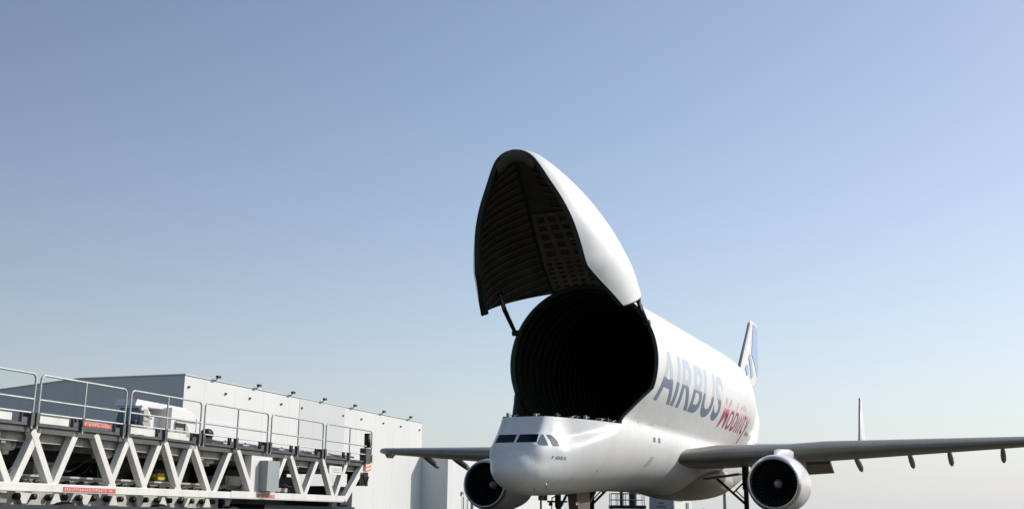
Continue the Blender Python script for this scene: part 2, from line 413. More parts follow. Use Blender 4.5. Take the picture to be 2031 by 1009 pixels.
# --- patches on the skin (glass, lettering, marks)
def cast(p, d):
    h = tree.ray_cast(Vector(p), Vector(d), 60)
    return h
def patch(poly, axis, off, name, m, parent, thick=0, cell=.05):
    """poly in (y,z) for axis 'x' or (x,z) for axis 'y' (port side)"""
    bm = bmesh.new(); vs = [bm.verts.new((a, b, 0)) for a, b in poly]; bm.faces.new(vs)
    mn = [min(p[i] for p in poly) for i in (0, 1)]; mxx = [max(p[i] for p in poly) for i in (0, 1)]
    for i in (0, 1):
        t = mn[i]+cell
        while t < mxx[i]:
            co = [0, 0, 0]; no = [0, 0, 0]; co[i] = t; no[i] = 1
            bmesh.ops.bisect_plane(bm, geom=bm.verts[:]+bm.edges[:]+bm.faces[:], plane_co=co, plane_no=no); t += cell
    for v in bm.verts:
        a, b = v.co.x, v.co.y
        if axis == 'x': h = cast((-3, a, b), (1, 0, 0))
        elif axis == 'y': h = cast((a, -8, b), (0, 1, 0))
        else: h = cast((a, 8, b), (0, -1, 0))
        if h[0] is None: h = (Vector((a, -2, b)) if axis == 'y' else Vector((2, a, b)), Vector((0, 0, 0)))
        nn = h[1]
        if (axis == 'x' and nn.x > 0) or (axis == 'y' and nn.y > 0) or (axis == 's' and nn.y < 0): nn = -nn
        v.co = h[0]+nn*off
    me = bpy.data.meshes.new(name); bm.to_mesh(me); bm.free()
    for p in me.polygons: p.use_smooth = True
    me.materials.append(m); o = bpy.data.objects.new(name, me); C.objects.link(o)
    o.parent = parent; o.matrix_parent_inverse = parent_world(parent).inverted()
    return o
WN1 = [(.06, 3.90), (.06, 4.255), (.90, 4.255), (.945, 3.90)]
patch([(-a, b) for a, b in WN1], 'x', .006, 'windscreen', GLASS, fuselage)
patch(WN1, 'x', .006, 'windscreen', GLASS, fuselage)
for ax in ('y', 's'):
    patch([(2.06, 3.86), (2.34, 4.12), (2.48, 4.25), (2.56, 4.25), (2.48, 3.77), (2.10, 3.77)], ax, .006, 'cockpit_side_window', GLASS2, fuselage)
    patch([(2.68, 4.25), (2.93, 4.23), (3.07, 4.03), (3.14, 3.78), (2.68, 3.77)], ax, .006, 'cockpit_side_window', GLASS2, fuselage)

def text_mesh(body, size, shear=0, offset=0, space=1):
    cu = bpy.data.curves.new('t', 'FONT'); cu.body = body; cu.size = size; cu.shear = shear; cu.offset = offset
    cu.space_character = space; cu.resolution_u = 6
    o = bpy.data.objects.new('t', cu); C.objects.link(o)
    bpy.context.view_layer.update()
    me = bpy.data.meshes.new_from_object(o.evaluated_get(bpy.context.evaluated_depsgraph_get()))
    C.objects.unlink(o); bpy.data.objects.remove(o)
    return me
def skin_text(body, x0, x1, zb, zt, m_low, m_up, zs, parent, shear=0, offset=0, cell=.3, lift=.006, capref=None):
    """lettering wrapped on the port flank, cap height zb..zt, spanning x0..x1, one object per letter"""
    me = text_mesh(body, 1, 0, offset); bm = bmesh.new(); bm.from_mesh(me)
    xs = [v.co.x for v in bm.verts]; a, b = min(xs), max(xs)
    ys = [v.co.y for v in bm.verts]
    lo, hi = (min(ys), max(ys)) if capref is None else capref
    seen = set(); isl = []
    for v in bm.verts:
        if v in seen: continue
        st = [v]; seen.add(v); grp = []
        while st:
            q = st.pop(); grp.append(q)
            for e in q.link_edges:
                w = e.other_vert(q)
                if w not in seen: seen.add(w); st.append(w)
        isl.append([min(q.co.x for q in grp), max(q.co.x for q in grp), grp])
    isl.sort(key=lambda t: t[0]); let = []
    for t in isl:
        if let and t[0] < let[-1][1]-.005: let[-1][1] = max(let[-1][1], t[1]); let[-1][2] += t[2]
        else: let.append(t)
    lay = bm.faces.layers.int.new('letter')
    for k, t in enumerate(let):
        for v in t[2]:
            for f in v.link_faces: f[lay] = k
    for v in bm.verts:
        v.co = Vector((x0+(v.co.x-a)/(b-a)*(x1-x0)+shear*(v.co.y-lo)/(hi-lo)*(zt-zb), zb+(v.co.y-lo)/(hi-lo)*(zt-zb), 0))
    cuts = [(0, x0+cell*k) for k in range(1, int((x1-x0+2)/cell))]+[(1, zb-1+cell*k) for k in range(int((zt-zb+2)/cell))]+([(1, zs)] if zs else [])
    for i, t in cuts:
        co = [0, 0, 0]; no = [0, 0, 0]; co[i] = t; no[i] = 1
        bmesh.ops.bisect_plane(bm, geom=bm.verts[:]+bm.edges[:]+bm.faces[:], plane_co=co, plane_no=no)
    lay = bm.faces.layers.int['letter']
    for k in range(len(let)):
        vm = {}; V = []; Fc = []; MI = []
        for f in bm.faces:
            if f[lay] != k: continue
            ids = []
            for v in f.verts:
                if v not in vm:
                    h = cast((v.co.x, -9, v.co.y), (0, 1, 0)); n_ = h[1] if h[1].y < 0 else -h[1]
                    vm[v] = len(V); V.append(tuple(h[0]+n_*lift))
                ids.append(vm[v])
            Fc.append(ids); MI.append(1 if zs and f.calc_center_median().y > zs else 0)  # faces above the split height get the painted sky-reflection tone
        me2 = bpy.data.meshes.new('letter'); me2.from_pydata(V, [], Fc); me2.materials.append(m_low)
        if m_up: me2.materials.append(m_up)
        for p, mi in zip(me2.polygons, MI): p.material_index = mi; p.use_smooth = True
        o = bpy.data.objects.new('letter', me2); C.objects.link(o); o.parent = parent
    bm.free()
skin_text('AIRBUS', 10.75, 23.4, 6.4, 8.92, LBLUE, LBLUE_SHEEN, 7.6, fuselage, offset=.018)
skin_text('Mobility...', 24.1, 33.0, 6.2, 7.9, LRED, LRED_SHEEN, 7.3, fuselage, shear=.18, offset=.004, capref=(0, .69))
patch([(2.60, 3.22), (2.62, 3.35), (2.70, 3.38), (2.68, 3.30)], 'y', .002, 'swirl_mark', LNAVY, fuselage)
skin_text('AIRBUS', 2.78, 3.42, 3.22, 3.37, LNAVY, None, None, fuselage, offset=.02, cell=.1, lift=.002)
for (x0, z0, x1, z1) in [(12.5, 4.55, 12.95, 4.78), (13.35, 4.57, 13.8, 4.80)]:
    for k in range(3):
        patch([(x0+(x1-x0)*k/3+.03, z0), (x0+(x1-x0)*k/3+.03, z1), (x0+(x1-x0)*(k+1)/3-.03, z1), (x0+(x1-x0)*(k+1)/3-.03, z0)], 'y', .01, 'stencil_mark', LNAVY, fuselage, cell=.3)
for dx in (0, .35):
    patch([(12.3+dx, 3.35), (12.75+dx, 3.85), (12.82+dx, 3.85), (12.37+dx, 3.35)], 'y', .01, 'vent_slot', GEAR, fuselage, cell=.3)
for (x, z, s_) in [(6.1, 2.85, .07), (1.0, 2.75, .05), (4.3, 2.5, .05)]:
    patch([(x, z), (x, z+s_), (x+s_, z+s_), (x+s_, z)], 'y', .012, 'static_port', GEAR, fuselage)
nl = MB(); nl.lathe([(0, 0.0), (.03, .03), (.06, .045), (.08, .045)], (2.35, -1.25, 2.2), (1, .3, .1), 10); nl.build('probe_light', WHITE, fuselage)
for k in range(2):
    pb = MB(); pb.tube([(1.7+k*.5, -1.0-k*.3, 2.02+.1*k), (1.68+k*.5, -1.08-k*.3, 1.93+.1*k), (1.5+k*.5, -1.10-k*.3, 1.90+.1*k)], .02, 6); pb.build('pitot_probe', GEAR, fuselage)

# belly fairing
bf = MB(); rows = []
for i in range(25):
    t = i/24; x = 20.5+14.5*t; s_ = math.sin(math.pi*t)**.55 if 0 < t < 1 else 0
    rows.append([(x, 2.96*s_*math.cos(a), 3.2-1.22*s_*abs(math.sin(a))**.9*(1 if math.sin(a) > 0 else -1)) for a in [2*math.pi*k/40 for k in range(40)]])
bf.grid(rows, closed=True); bf.build('belly_fairing', BELLY, air, merge=.002)

# --- cargo door, built closed then swung up about its hinge
DB = [(2.62, 0.0), (2.66, .3), (2.75, .55), (2.9, .78), (3.1, .97), (3.5, 1.22), (4, 1.48), (4.5, 1.75), (5, 2.0), (5.5, 2.2), (6, 2.36), (6.5, 2.47), (7, 2.56), (7.95, 2.70), (8.7, 2.95), (9.5, 3.28), (10.2, 3.52)]
DW = [(2.62, .0), (2.66, .32), (2.75, .6), (2.9, .85), (3.1, 1.07), (3.5, 1.40), (4, 1.75), (5, 2.36), (6, 2.84), (7, 3.22), (8, 3.5), (9, 3.72), (10.2, 3.85)]
DT = [(2.62, 5.34), (2.66, 5.55), (2.75, 5.8), (2.9, 6.1), (3.1, 6.45), (3.5, 7.0), (4, 7.6), (5, 8.65), (6, 9.55), (7, 10.35), (8, 11.05), (9, 11.65), (10.2, 12.15)]
DM = [(2.62, 5.32), (3.1, 5.75), (4, 6.3), (5, 6.75), (6, 7.15), (7, 7.5), (8, 7.85), (9, 8.1), (10.2, 8.3)]
zb = lambda x: 5.3 if x < 7.95 else 5.3+(x-7.95)/2.25*1.75
ANG = R(68)
def swing(p):
    X = -(p[0]-10.2); Z = p[2]-12.15
    return (10.7-(X*math.cos(ANG)-Z*math.sin(ANG)), p[1], 12.05+X*math.sin(ANG)+Z*math.cos(ANG))
def dpt(x, t, ins=0):
    """t 0..1 from port bottom edge over the top to the starboard bottom edge"""
    W, b, T, zm, z0 = sinterp(DW, x), min(sinterp(DB, x), sinterp(DW, x)*.999), sinterp(DT, x), sinterp(DM, x), zb(x)
    if W < .02: return Vector((x, 0, z0))
    zm = max(zm, z0+.01)
    fb = math.acos(min(1, b/W)); fb = max(fb, .05)
    a = -fb+(math.pi+2*fb)*t
    k = max(0, 1-ins/max(W, .3)); kt = max(0, 1-ins/max(T-zm, .3))
    y = -W*k*math.cos(a)
    z = zm+(T-zm)*kt*math.sin(a) if math.sin(a) > 0 else zm-(zm-z0)*(-math.sin(a))/math.sin(fb)
    return Vector((x, y, z))
DXS = [2.62, 2.63, 2.66, 2.7, 2.75, 2.82, 2.9, 3.0, 3.1, 3.3]+[3.5+.3*i for i in range(22)]+[10.0, 10.2]
NT = 64
outer = [[swing(dpt(x, k/NT)) for k in range(NT+1)] for x in DXS]
DI = [x for x in DXS if x >= 2.9]
inner = [[swing(dpt(x, k/NT, .16)) for k in range(NT+1)] for x in DI]
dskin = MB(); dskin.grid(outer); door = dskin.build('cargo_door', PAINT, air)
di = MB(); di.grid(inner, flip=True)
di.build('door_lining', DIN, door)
dr = MB()   # rim strips (both lower edges, aft rim, nose lip)
ex = DI
for t in (0, 1):
    s1 = -1 if t == 0 else 1
    a = [swing(dpt(x, t)) for x in ex]; b = [swing(dpt(x, t)+Vector((0, 0, -.03))) for x in ex]
    c = [swing(dpt(x, t, .16)+Vector((0, -s1*.10, -.02))) for x in ex]; d = [swing(dpt(x, t, .16)+Vector((0, -s1*.12, .28))) for x in ex]
    dr.grid([a, b, c, d], flip=t == 0, smooth=False)
a = [swing(dpt(10.2, k/NT)) for k in range(NT+1)]; b = [swing(dpt(10.26, k/NT, .02)) for k in range(NT+1)]; c = [swing(dpt(10.2, k/NT, .2)) for k in range(NT+1)]
dr.grid([a, b, c], smooth=False)
dr.build('door_rim', SEAL, door)
lip = MB()
rows = []
for (xx, zo) in ((2.62, 5.34), (2.66, 5.29), (2.85, 5.27), (3.15, 5.32), (3.16, 5.9)):
    row = []
    for k in range(17):
        y = -1+2*k/16
        w = .9 if xx < 3 else .86
        row.append(swing((xx+.42*y*y, y*w, zo)))
    rows.append(row)
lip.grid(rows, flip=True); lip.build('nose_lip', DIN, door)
fr = MB(); CANT = 1.5
for i in range(22):
    x = 3.35+i*.375
    for side in ((0, .5), (.5, 1)):
        if side[0] == 0 and i % 2 and i > 5: pass
        ts = [side[0]+(side[1]-side[0])*k/24 for k in range(25)]
        if side[0] > 0: ts = [q for q in ts if q > .6]
        def fx(q, dx=0):      # frames lean towards the nose near the crown
            return min(10.12, max(3.0, x+dx-CANT*(1-abs(2*q-1))**.8))
        a = [swing(dpt(fx(t), t, .155)) for t in ts]; b = [swing(dpt(fx(t), t, .30)) for t in ts]
        b2 = [swing(dpt(fx(t, .09), t, .30)) for t in ts]; a2 = [swing(dpt(fx(t, .09), t, .155)) for t in ts]
        fr.grid([a, b], smooth=False, flip=True); fr.grid([b, b2], smooth=False, flip=True); fr.grid([b2, a2], smooth=False, flip=True)
fr.build('door_frame', DRIB, door)
# keel rib along the centre line and lattice liner on the port half
kl = MB(); xs = [3.3+.2*i for i in range(35)]
kl.grid([[swing(dpt(x, .61, .16)+Vector((0, -.05, 0))) for x in xs], [swing(dpt(x, .61, .36)+Vector((0, -.05, 0))) for x in xs], [swing(dpt(x, .61, .36)+Vector((0, .05, 0))) for x in xs], [swing(dpt(x, .61, .16)+Vector((0, .05, 0))) for x in xs]], smooth=False)
kl.build('centre_beam', SEAL, door)
gl = MB()
def strip_long(t, w, x0, x1, ins=.30):
    xs = [x0+(x1-x0)*k/16 for k in range(17)]
    gl.grid([[swing(dpt(x, t-w, ins)) for x in xs], [swing(dpt(x, t+w, ins)) for x in xs]], smooth=True, flip=True)
def strip_cross(x, w, t0, t1, ins=.295):
    ts = [t0+(t1-t0)*k/16 for k in range(17)]
    gl.grid([[swing(dpt(x-w, t, ins)) for t in ts], [swing(dpt(x+w, t, ins)) for t in ts]], smooth=True, flip=True)
for k in range(12): strip_long(.06+.0485*k, .0088, 6.0, 8.3)
for k in range(6): strip_cross(6.0+.46*k, .095, .04, .60)
for k in range(18): strip_long(.05+.0325*k, .007, 8.3, 10.05)
for k in range(7): strip_cross(8.5+.25*k, .065, .04, .60)
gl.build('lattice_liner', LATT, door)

# door lift struts
def P_on(y, x, z): return (x, y, z)
for nm, pts in (('s', [(7.75, 3.42, 11.6), (8.5, 3.46, 10.85), (10.08, 3.55, 9.93)]), ('p', [(8.8, -3.3, 10.95), (9.35, -3.32, 10.5), (10.02, -3.38, 10.02)])):
    st = MB(); st.tube(pts, [.10, .12, .10], 10); st.lathe([(-.14, .001), (-.14, .15), (.14, .15), (.14, .001)], pts[-1], (0, 1, 0), 14)
    st.lathe([(-.12, .001), (-.12, .14), (.12, .14), (.12, .001)], pts[0], (0, 1, 0), 14)
    o = st.build('lift_actuator', SEAL, air)
    s2 = MB(); v0, v1 = Vector(pts[0]), Vector(pts[1]); s2.tube([v0+Vector((-.12, -.05, .02)), v1+Vector((-.13, -.04, 0))], .045, 8); s2.build('piston_rod', LIP, o)

# --- lifting surfaces
AF = [(1, 0.0), (.95, .012), (.8, .04), (.6, .072), (.4, .092), (.25, .095), (.12, .078), (.05, .055), (.015, .032), (0, 0), (.015, -.024), (.05, -.036), (.12, -.048), (.25, -.058), (.4, -.058), (.6, -.045), (.8, -.022), (.95, -.006)]
def surface(mb, st, vertical=False, thick=1.0):
    rows = []
    for (x, y, z, c, th) in st:
        row = []
        for u, w in AF:
            if vertical: row.append((x+u*c, y+(w if w > 0 else w*1.5)*c*th*.8, z))
            else: row.append((x+u*c, y, z+w*c*th))
        rows.append(row)
    n = len(AF); mb.grid(rows, closed=True)
    mb.add(rows[-1], [tuple(range(n))]); mb.add(rows[0], [tuple(range(n))[::-1]])
    return mb
LE = lambda y: 17.6+(abs(y)-2.8)*.577
TE = lambda y: 28.2 if abs(y) < 7.7 else 28.2+(abs(y)-7.7)*(31.9-28.2)/14.7
WZ = lambda y: 4.1+(abs(y)-2.8)*.069
for sy in (-1, 1):
    w = MB(); st = []
    for y in [1.5, 2.8, 4, 5.5, 7.7, 9.5, 12, 15, 18, 21, 22.2, 22.42]:
        k = .72 if y < 3 else .9
        c = TE(y)-LE(y)
        if y > 22.3: c *= .75
        st.append((LE(y)+(0 if y <= 22.3 else .5), sy*y, WZ(y)-.05, c, {True: .62, False: .98}[y < 7] if y < 4 else (.8 if y < 9 else .95)))
    surface(w, st); wing = w.build('wing', WINGM, air)
    tipf = MB(); surface(tipf, [(LE(22.3)+1.3, sy*22.40, WZ(22)-.42, .9, .5), (LE(22.3)+.9, sy*22.42, WZ(22)-.05, 1.8, .5)], vertical=True)
    tipf.build('wingtip_fence', WINGM, wing)
    # drooped inboard aileron
    fl = MB(); th = R(26)
    rows = []
    for y in (7.75, 9.2):
        z0 = WZ(y)-.12; x0 = TE(y)-1.55
        rows.append([(x0, sy*y, z0), (x0+1.7*math.cos(th), sy*y, z0-1.7*math.sin(th)), (x0+1.72*math.cos(th), sy*y, z0-1.7*math.sin(th)-.05), (x0, sy*y, z0-.30)])
    fl.grid(rows, closed=True, smooth=False); fl.add(rows[0], [(0, 1, 2, 3)]); fl.add(rows[1], [(3, 2, 1, 0)])
    fl.build('drooped_aileron', WINGM, wing)
    for y, L in ((5.0, 3.8), (10.75, 3.4), (13.6, 3.1), (15.7, 3.0), (18.5, 2.6)):
        xe = TE(y)-.35; zr = WZ(y)-.12
        c = MB(); prof = [(0, .01), (.1, .08), (.3, .15), (.6, .18), (.85, .17), (.95, .12), (1, .02)]; rows = []
        for t, r in prof:
            zc = zr-.10-.22*min(t/.5, 1)-(max(0, t-.45)*.75)
            rows.append([(xe-L+.3+L*t, sy*(y+.85*r*math.cos(a)), zc+1.25*r*math.sin(a)) for a in [2*math.pi*k/14 for k in range(14)]])
        c.grid(rows, closed=True); c.build('flap_track_fairing', WINGM, wing)
    # engine
    e = MB(); ex_, ey, ez = 15.95, sy*7.93, 2.66
    prof = [(-.02, 1.20), (0.0, 1.25), (.06, 1.295), (.2, 1.345), (.6, 1.42), (1.3, 1.47), (2.2, 1.46), (3.2, 1.36), (4.1, 1.2), (4.4, 1.13)]
    e.lathe(prof[3:], (ex_, ey, ez)); eng = e.build('engine', PAINT2, air)
    lp = MB(); lp.lathe([(.25, 1.13), (.1, 1.145), (.02, 1.17)]+prof[:4], (ex_, ey, ez)); lp.build('inlet_lip', LIP, eng)
    du = MB(); du.lathe([(.25, 1.13), (.8, 1.16), (1.35, 1.18), (1.36, .2)], (ex_, ey, ez)); du.build('inlet_duct', DUCT, eng)
    fb_ = MB()
    for k in range(32):
        a = 2*math.pi*k/32; ca, sa = math.cos(a), math.sin(a)
        def pp(r, da, dx): return (ex_+1.2+dx, ey+r*math.cos(a+da), ez+r*math.sin(a+da))
        fb_.add([pp(.22, -.12, 0), pp(.22, .12, .14), pp(.72, .10, .11), pp(1.14, .07, .05), pp(1.14, -.08, 0), pp(.72, -.09, 0)], [(0, 1, 2, 5), (5, 2, 3, 4)])
    fb_.build('fan', FAN, eng)
    sp = MB(); sp.lathe([(.86, .001), (.90, .07), (.98, .14), (1.1, .19), (1.3, .235)], (ex_, ey, ez), n=24); sp.build('spinner', SPIN, eng)
    ct = MB(); ct.lathe([(4.3, 1.12), (4.35, .9), (5.4, .75), (6.1, .5), (6.12, .4), (7, .05)], (ex_, ey, ez)); ct.build('exhaust_nozzle', GEARL, eng)
    py = MB(); rows = []
    for (x, z0, z1, hw) in ((16.9, 3.95, 4.12, .10), (17.7, 3.9, 4.42, .22), (20, 3.9, 4.55, .26), (22, 3.7, 4.5, .26), (24, 3.5, 4.3, .2), (26, 3.8, 4.2, .05)):
        rows.append([(x, ey-hw, z0), (x, ey-hw, z1-.08), (x, ey-hw*.5, z1), (x, ey+hw*.5, z1), (x, ey+hw, z1-.08), (x, ey+hw, z0)])
    py.grid(rows, closed=True); py.add(rows[0], [tuple(range(6))]); py.build('pylon', PAINT2, eng)
    # tailplane and end plate
    t = MB(); surface(t, [(46.5, sy*.5, 6.55, 5.9, .6), (49.8, sy*4.6, 6.65, 4.1, .6), (51.4, sy*7.4, 6.75, 3.2, .6), (51.7, sy*8.15, 6.95, 3.0, .6)]); tp = t.build('tailplane', PAINT2, air)
    ep = MB(); surface(ep, [(52.0, sy*8.2, 6.1, 2.2, .8), (51.2, sy*8.2, 6.7, 4.0, .8), (51.5, sy*8.2, 7.3, 3.9, .8), (53.4, sy*8.2, 10.6, 1.0, .7), (53.8, sy*8.2, 10.72, .4, .5)], vertical=True)
    epo = ep.build('end_plate_fin', PAINT2, tp)
    db = MB(); rows = []
    for (x, z) in ((51.3, 6.95), (51.5, 7.3), (53.4, 10.6)):
        rows.append([(x-.02, sy*8.2-.02, z), (x-.05, sy*8.2+.03, z), (x-.02, sy*8.2+.10, z), (x+.06, sy*8.2+.13, z), (x+.03, sy*8.2-.05, z)])
    db.grid(rows, closed=True, smooth=False); db.build('leading_edge_boot', GEARL, epo)
    # main gear
    gr_ = MB(); gx, gy = 24.65, sy*4.72
    gr_.tube([(gx, gy, 4.0), (gx, gy, 2.6), (gx, gy, 2.58), (gx, gy, .68)], [.20, .20, .14, .14], 14)
    gr_.beam((gx-.75, gy, .66), (gx+.75, gy, .66), .2, .22)
    mg = gr_.build('main_landing_gear', GEAR, air)
    b1 = MB(); b1.tube([(gx-.1, sy*3.0, 3.25), (gx, gy-sy*.05, 1.75)], .075, 8); b1.build('side_brace', GEAR, mg)
    b2 = MB(); b2.tube([(gx, sy*4.0, 2.42), (gx, gy, 3.1)], .05, 8); b2.tube([(gx, sy*4.15, 2.5), (gx, gy, 1.95)], .035, 6); b2.build('lock_link', GEAR, mg)
    gd = MB(); gd.beam((gx-1.2, sy*2.65, 3.14), (gx-1.2, sy*4.7, 3.42), 1.2, .07, (1, 0, 0)); gd.build('gear_door', GEAR, mg)
    for dx in (-.7, .7):
        for dy in (-.47, .47):
            wl_ = MB(); wl_.lathe([(-.2, .02), (-.2, .3), (-.18, .52), (-.1, .6), (.1, .6), (.18, .52), (.2, .3), (.2, .02)], (gx+dx, gy+dy, .6), (0, 1, 0), 28)
            wo = wl_.build('wheel', TYRE, mg)
            rm = MB(); rm.lathe([(-.215, .001), (-.215, .26), (.215, .26), (.215, .001)], (gx+dx, gy+dy, .6), (0, 1, 0), 20); rm.build('wheel_rim', GEARL, wo)
# tail fin
tf = MB()
surface(tf, [(44.8, 0, 11.2, 5.5, .6), (45.6, 0, 12.0, 7.0, .6), (47.1, 0, 13.4, 6.55, .6), (50.6, 0, 16.85, 3.3, .6), (50.95, 0, 17.1, 2.8, .5)], vertical=True)
fin = tf.build('tail_fin', PAINT2, air)
def fin_pt(u, v, side=-1):
    """u chord fraction 0..1, v height fraction"""
    x0 = 45.6+5.0*v; z = 12.0+4.85*v; c = interp([(0, 7.0), (.289, 6.55), (1, 3.3)], v)
    w = interp([(0, 0), (.015, .036), (.05, .054), (.12, .072), (.25, .087), (.4, .087), (.6, .068), (.8, .033), (.95, .009), (1, 0)], u)
    return (x0+u*c, side*(w*c*.6*.8*1.08+.012), z)
def fin_patch(poly, m, name):
    for side in (-1, 1):
        mb = MB(); (a, b, c, d) = poly; rows = []
        for i in range(9):
            s1 = i/8; l = [p+(q-p)*s1 for p, q in zip(a, b)]; r = [p+(q-p)*s1 for p, q in zip(d, c)]
            rows.append([fin_pt(l[0]+(r[0]-l[0])*j/12, l[1]+(r[1]-l[1])*j/12, side) for j in range(13)])
        mb.grid(rows, flip=side > 0); mb.build(name, m, fin)
fin_patch([(.36, .42), (.26, 1.0), (.99, 1.0), (.99, .10)], FBLUE, 'blue_panel')
fin_patch([(.20, .34), (.26, .42), (.62, .08), (.50, .0)], FTEAL, 'blue_stripe')
fin_patch([(.12, .14), (.20, .22), (.32, .06), (.26, .0)], FTEAL, 'blue_stripe')
lb = MB(); rows = []
for v in (0, 1):
    x0 = 45.6+5.0*v; z = 12.0+4.85*v
    rows.append([(x0+.12, -.22 if v == 0 else -.12, z), (x0-.06, -.1, z), (x0-.12, 0, z), (x0-.06, .1, z), (x0+.12, .22 if v == 0 else .12, z)])
lb.grid(rows, smooth=False); lb.build('leading_edge_boot', GEARL, fin)

# nose gear
ngx = 6.9
ng = MB(); ng.tube([(ngx, 0, 2.2), (ngx, 0, 1.35), (ngx, 0, 1.33), (ngx, 0, .55)], [.14, .14, .09, .09], 12); ng.tube([(ngx, -.38, .5), (ngx, .38, .5)], .07, 8)
ng.box((ngx-.25, -.42, 1.55), (ngx+.1, .42, 1.63)); nose_gear = ng.build('nose_landing_gear', GEAR, air)
for dy in (-.3, .3):
    w = MB(); w.lathe([(-.14, .02), (-.14, .3), (-.1, .46), (.1, .46), (.14, .3), (.14, .02)], (ngx, dy, .48), (0, 1, 0), 24); w.build('wheel', TYRE, nose_gear)
    l = MB(); l.lathe([(0, .001), (0, .085), (.12, .07), (.16, .001)], (ngx-.28, dy*.85, 1.48), (1, 0, 0), 14); l.build('taxi_light', GEAR, nose_gear)
l = MB(); l.tube([(ngx-.15, -.2, 1.95), (ngx-.1, .25, 1.75), (ngx, .3, 1.2)], .03, 6); l.tube([(ngx+.1, 0, 1.2), (ngx+1.2, 0, 2.0)], .06, 8); l.build('steering_link', GEAR, nose_gear)
for (xa, ya) in ((5.3, .25), ):
    d = MB(); d.box((xa, ya, 1.62), (xa+.95, ya+.05, 2.0)); d.build('gear_door', GEAR, nose_gear)
pn = MB(); pn.add([(8.05, -.45, 2.1), (9.6, -.55, 2.2), (9.55, -.55, .5), (8.5, -.45, .5)], [(0, 1, 2, 3)]); pn.add([(8.05, .0, 2.1), (9.6, .0, 2.2), (9.55, .0, .5), (8.5, .0, .5)], [(3, 2, 1, 0)])
pn.add([(8.05, -.45, 2.1), (8.5, -.45, .5), (8.5, 0, .5), (8.05, 0, 2.1)], [(0, 1, 2, 3)])
pn.add([(9.6, -.55, 2.2), (9.55, -.55, .5), (9.55, 0, .5), (9.6, 0, 2.2)], [(3, 2, 1, 0)])
crew = pn.build('crew_entry_ladder_housing', BROWN, air)
tg = MB(); tg.box((8.12, -.475, 1.50), (8.42, -.455, 1.62)); tg.build('warning_flag', ORANGE, crew)
tg = MB(); tg.box((7.95, -.475, 1.47), (8.11, -.455, 1.58)); tg.build('warning_flag', WHITE, crew)
dg = MB(); dg.tube([(9.7, -.3, 1.3), (11.0, -.3, 2.15)], .09, 8); dg.tube([(9.75, -.3, 2.1), (10.1, -.3, 1.6)], .035, 6); dg.build('drag_strut', GEAR, air)

# ================================================================== PLATFORM LOADER
AZ = R(4.8); LD = Vector((math.cos(AZ), math.sin(AZ), 0)); LN = Vector((-math.sin(AZ), math.cos(AZ), 0)); LO = Vector((0, 2.5, 0))
loader = thing('cargo_loader', 'long white truss platform loader with steel guard rails standing left of the aircraft nose', 'loader', tuple(LO+LD*-16))
LM = Matrix(((LD.x, LN.x, 0, LO.x), (LD.y, LN.y, 0, LO.y), (0, 0, 1, 0), (0, 0, 0, 1)))
def LB(mb, name, m, parent=None, bevel=0):
    mb.v = [tuple(LM @ Vector(v)) for v in mb.v]
    return mb.build(name, m, parent or loader, bevel=bevel)
U0, U1, WD = -31.0, -6.4, 4.0
BR = [(-31.2, 2.68, -30.4, 1.48), (-28.8, 2.68, -29.6, 1.48), (-28.5, 2.68, -27.7, 1.48), (-26.2, 2.68, -26.9, 1.48), (-25.8, 2.68, -25.05, 1.48), (-24.2, 2.68, -24.8, 1.48),
      (-23.95, 2.6, -23.2, 1.45), (-22.45, 2.66, -23.03, 1.45), (-22.66, 2.6, -21.93, 1.45), (-21.26, 2.68, -21.83, 1.45), (-20.64, 2.66, -19.83, 1.45), (-19.42, 2.66, -19.98, 1.45), (-19.45, 2.68, -18.65, 1.45), (-18.16, 2.66, -18.74, 1.45), (-18.02, 2.7, -17.24, 1.45), (-16.84, 2.66, -17.38, 1.45), (-16.76, 2.66, -15.9, 1.45), (-14.95, 2.66, -15.66, 1.45), (-14.64, 2.66, -13.75, 1.45), (-11.95, 2.66, -12.70, 1.45), (-11.68, 2.66, -10.83, 1.45), (-9.94, 2.66, -10.73, 1.45), (-9.66, 2.66, -8.83, 1.45), (-7.93, 2.66, -8.68, 1.45)]
for v in (0, WD):
    ch = MB(); ch.box((U0, v-.01, 1.31), (U1-1.75, v+.22, 1.49))
    LB(ch, 'bottom_chord', TWHITE, bevel=.012)
    for i, (a, b, c, d) in enumerate(BR):
        br = MB(); off = .115 if i % 2 else .10
        br.beam((a, v+off, b), (c, v+off, d), .19 if i % 2 else .175, .17); LB(br, 'truss_brace', TWHITE, bevel=.012)
    br = MB(); br.beam((-6.62, v+.1, 2.62), (-8.02, v+.1, 1.38), .2, .22); LB(br, 'end_brace', TWHITE, bevel=.012)
    tc = MB(); tc.box((U0, v-.03, 2.69), (U1, v+.30, 2.745)); tc.box((U0, v+.02, 2.55), (U1-.4, v+.24, 2.685)); LB(tc, 'top_chord', DECK)
    tc = MB(); tc.box((U0, v+.26, 2.38), (U1-.5, v+.30, 2.56)); tc.box((U0, v+.22, 2.36), (U1-.5, v+.34, 2.378)); LB(tc, 'web_beam', mat('web_grey', (.46, .46, .42), .6, .1, 0, .2, 3))
ex_ = MB(); ex_.box((-14.9, -.018, 1.34), (-8.1, -.012, 1.52)); LB(ex_, 'chord_plate', TWHITE)
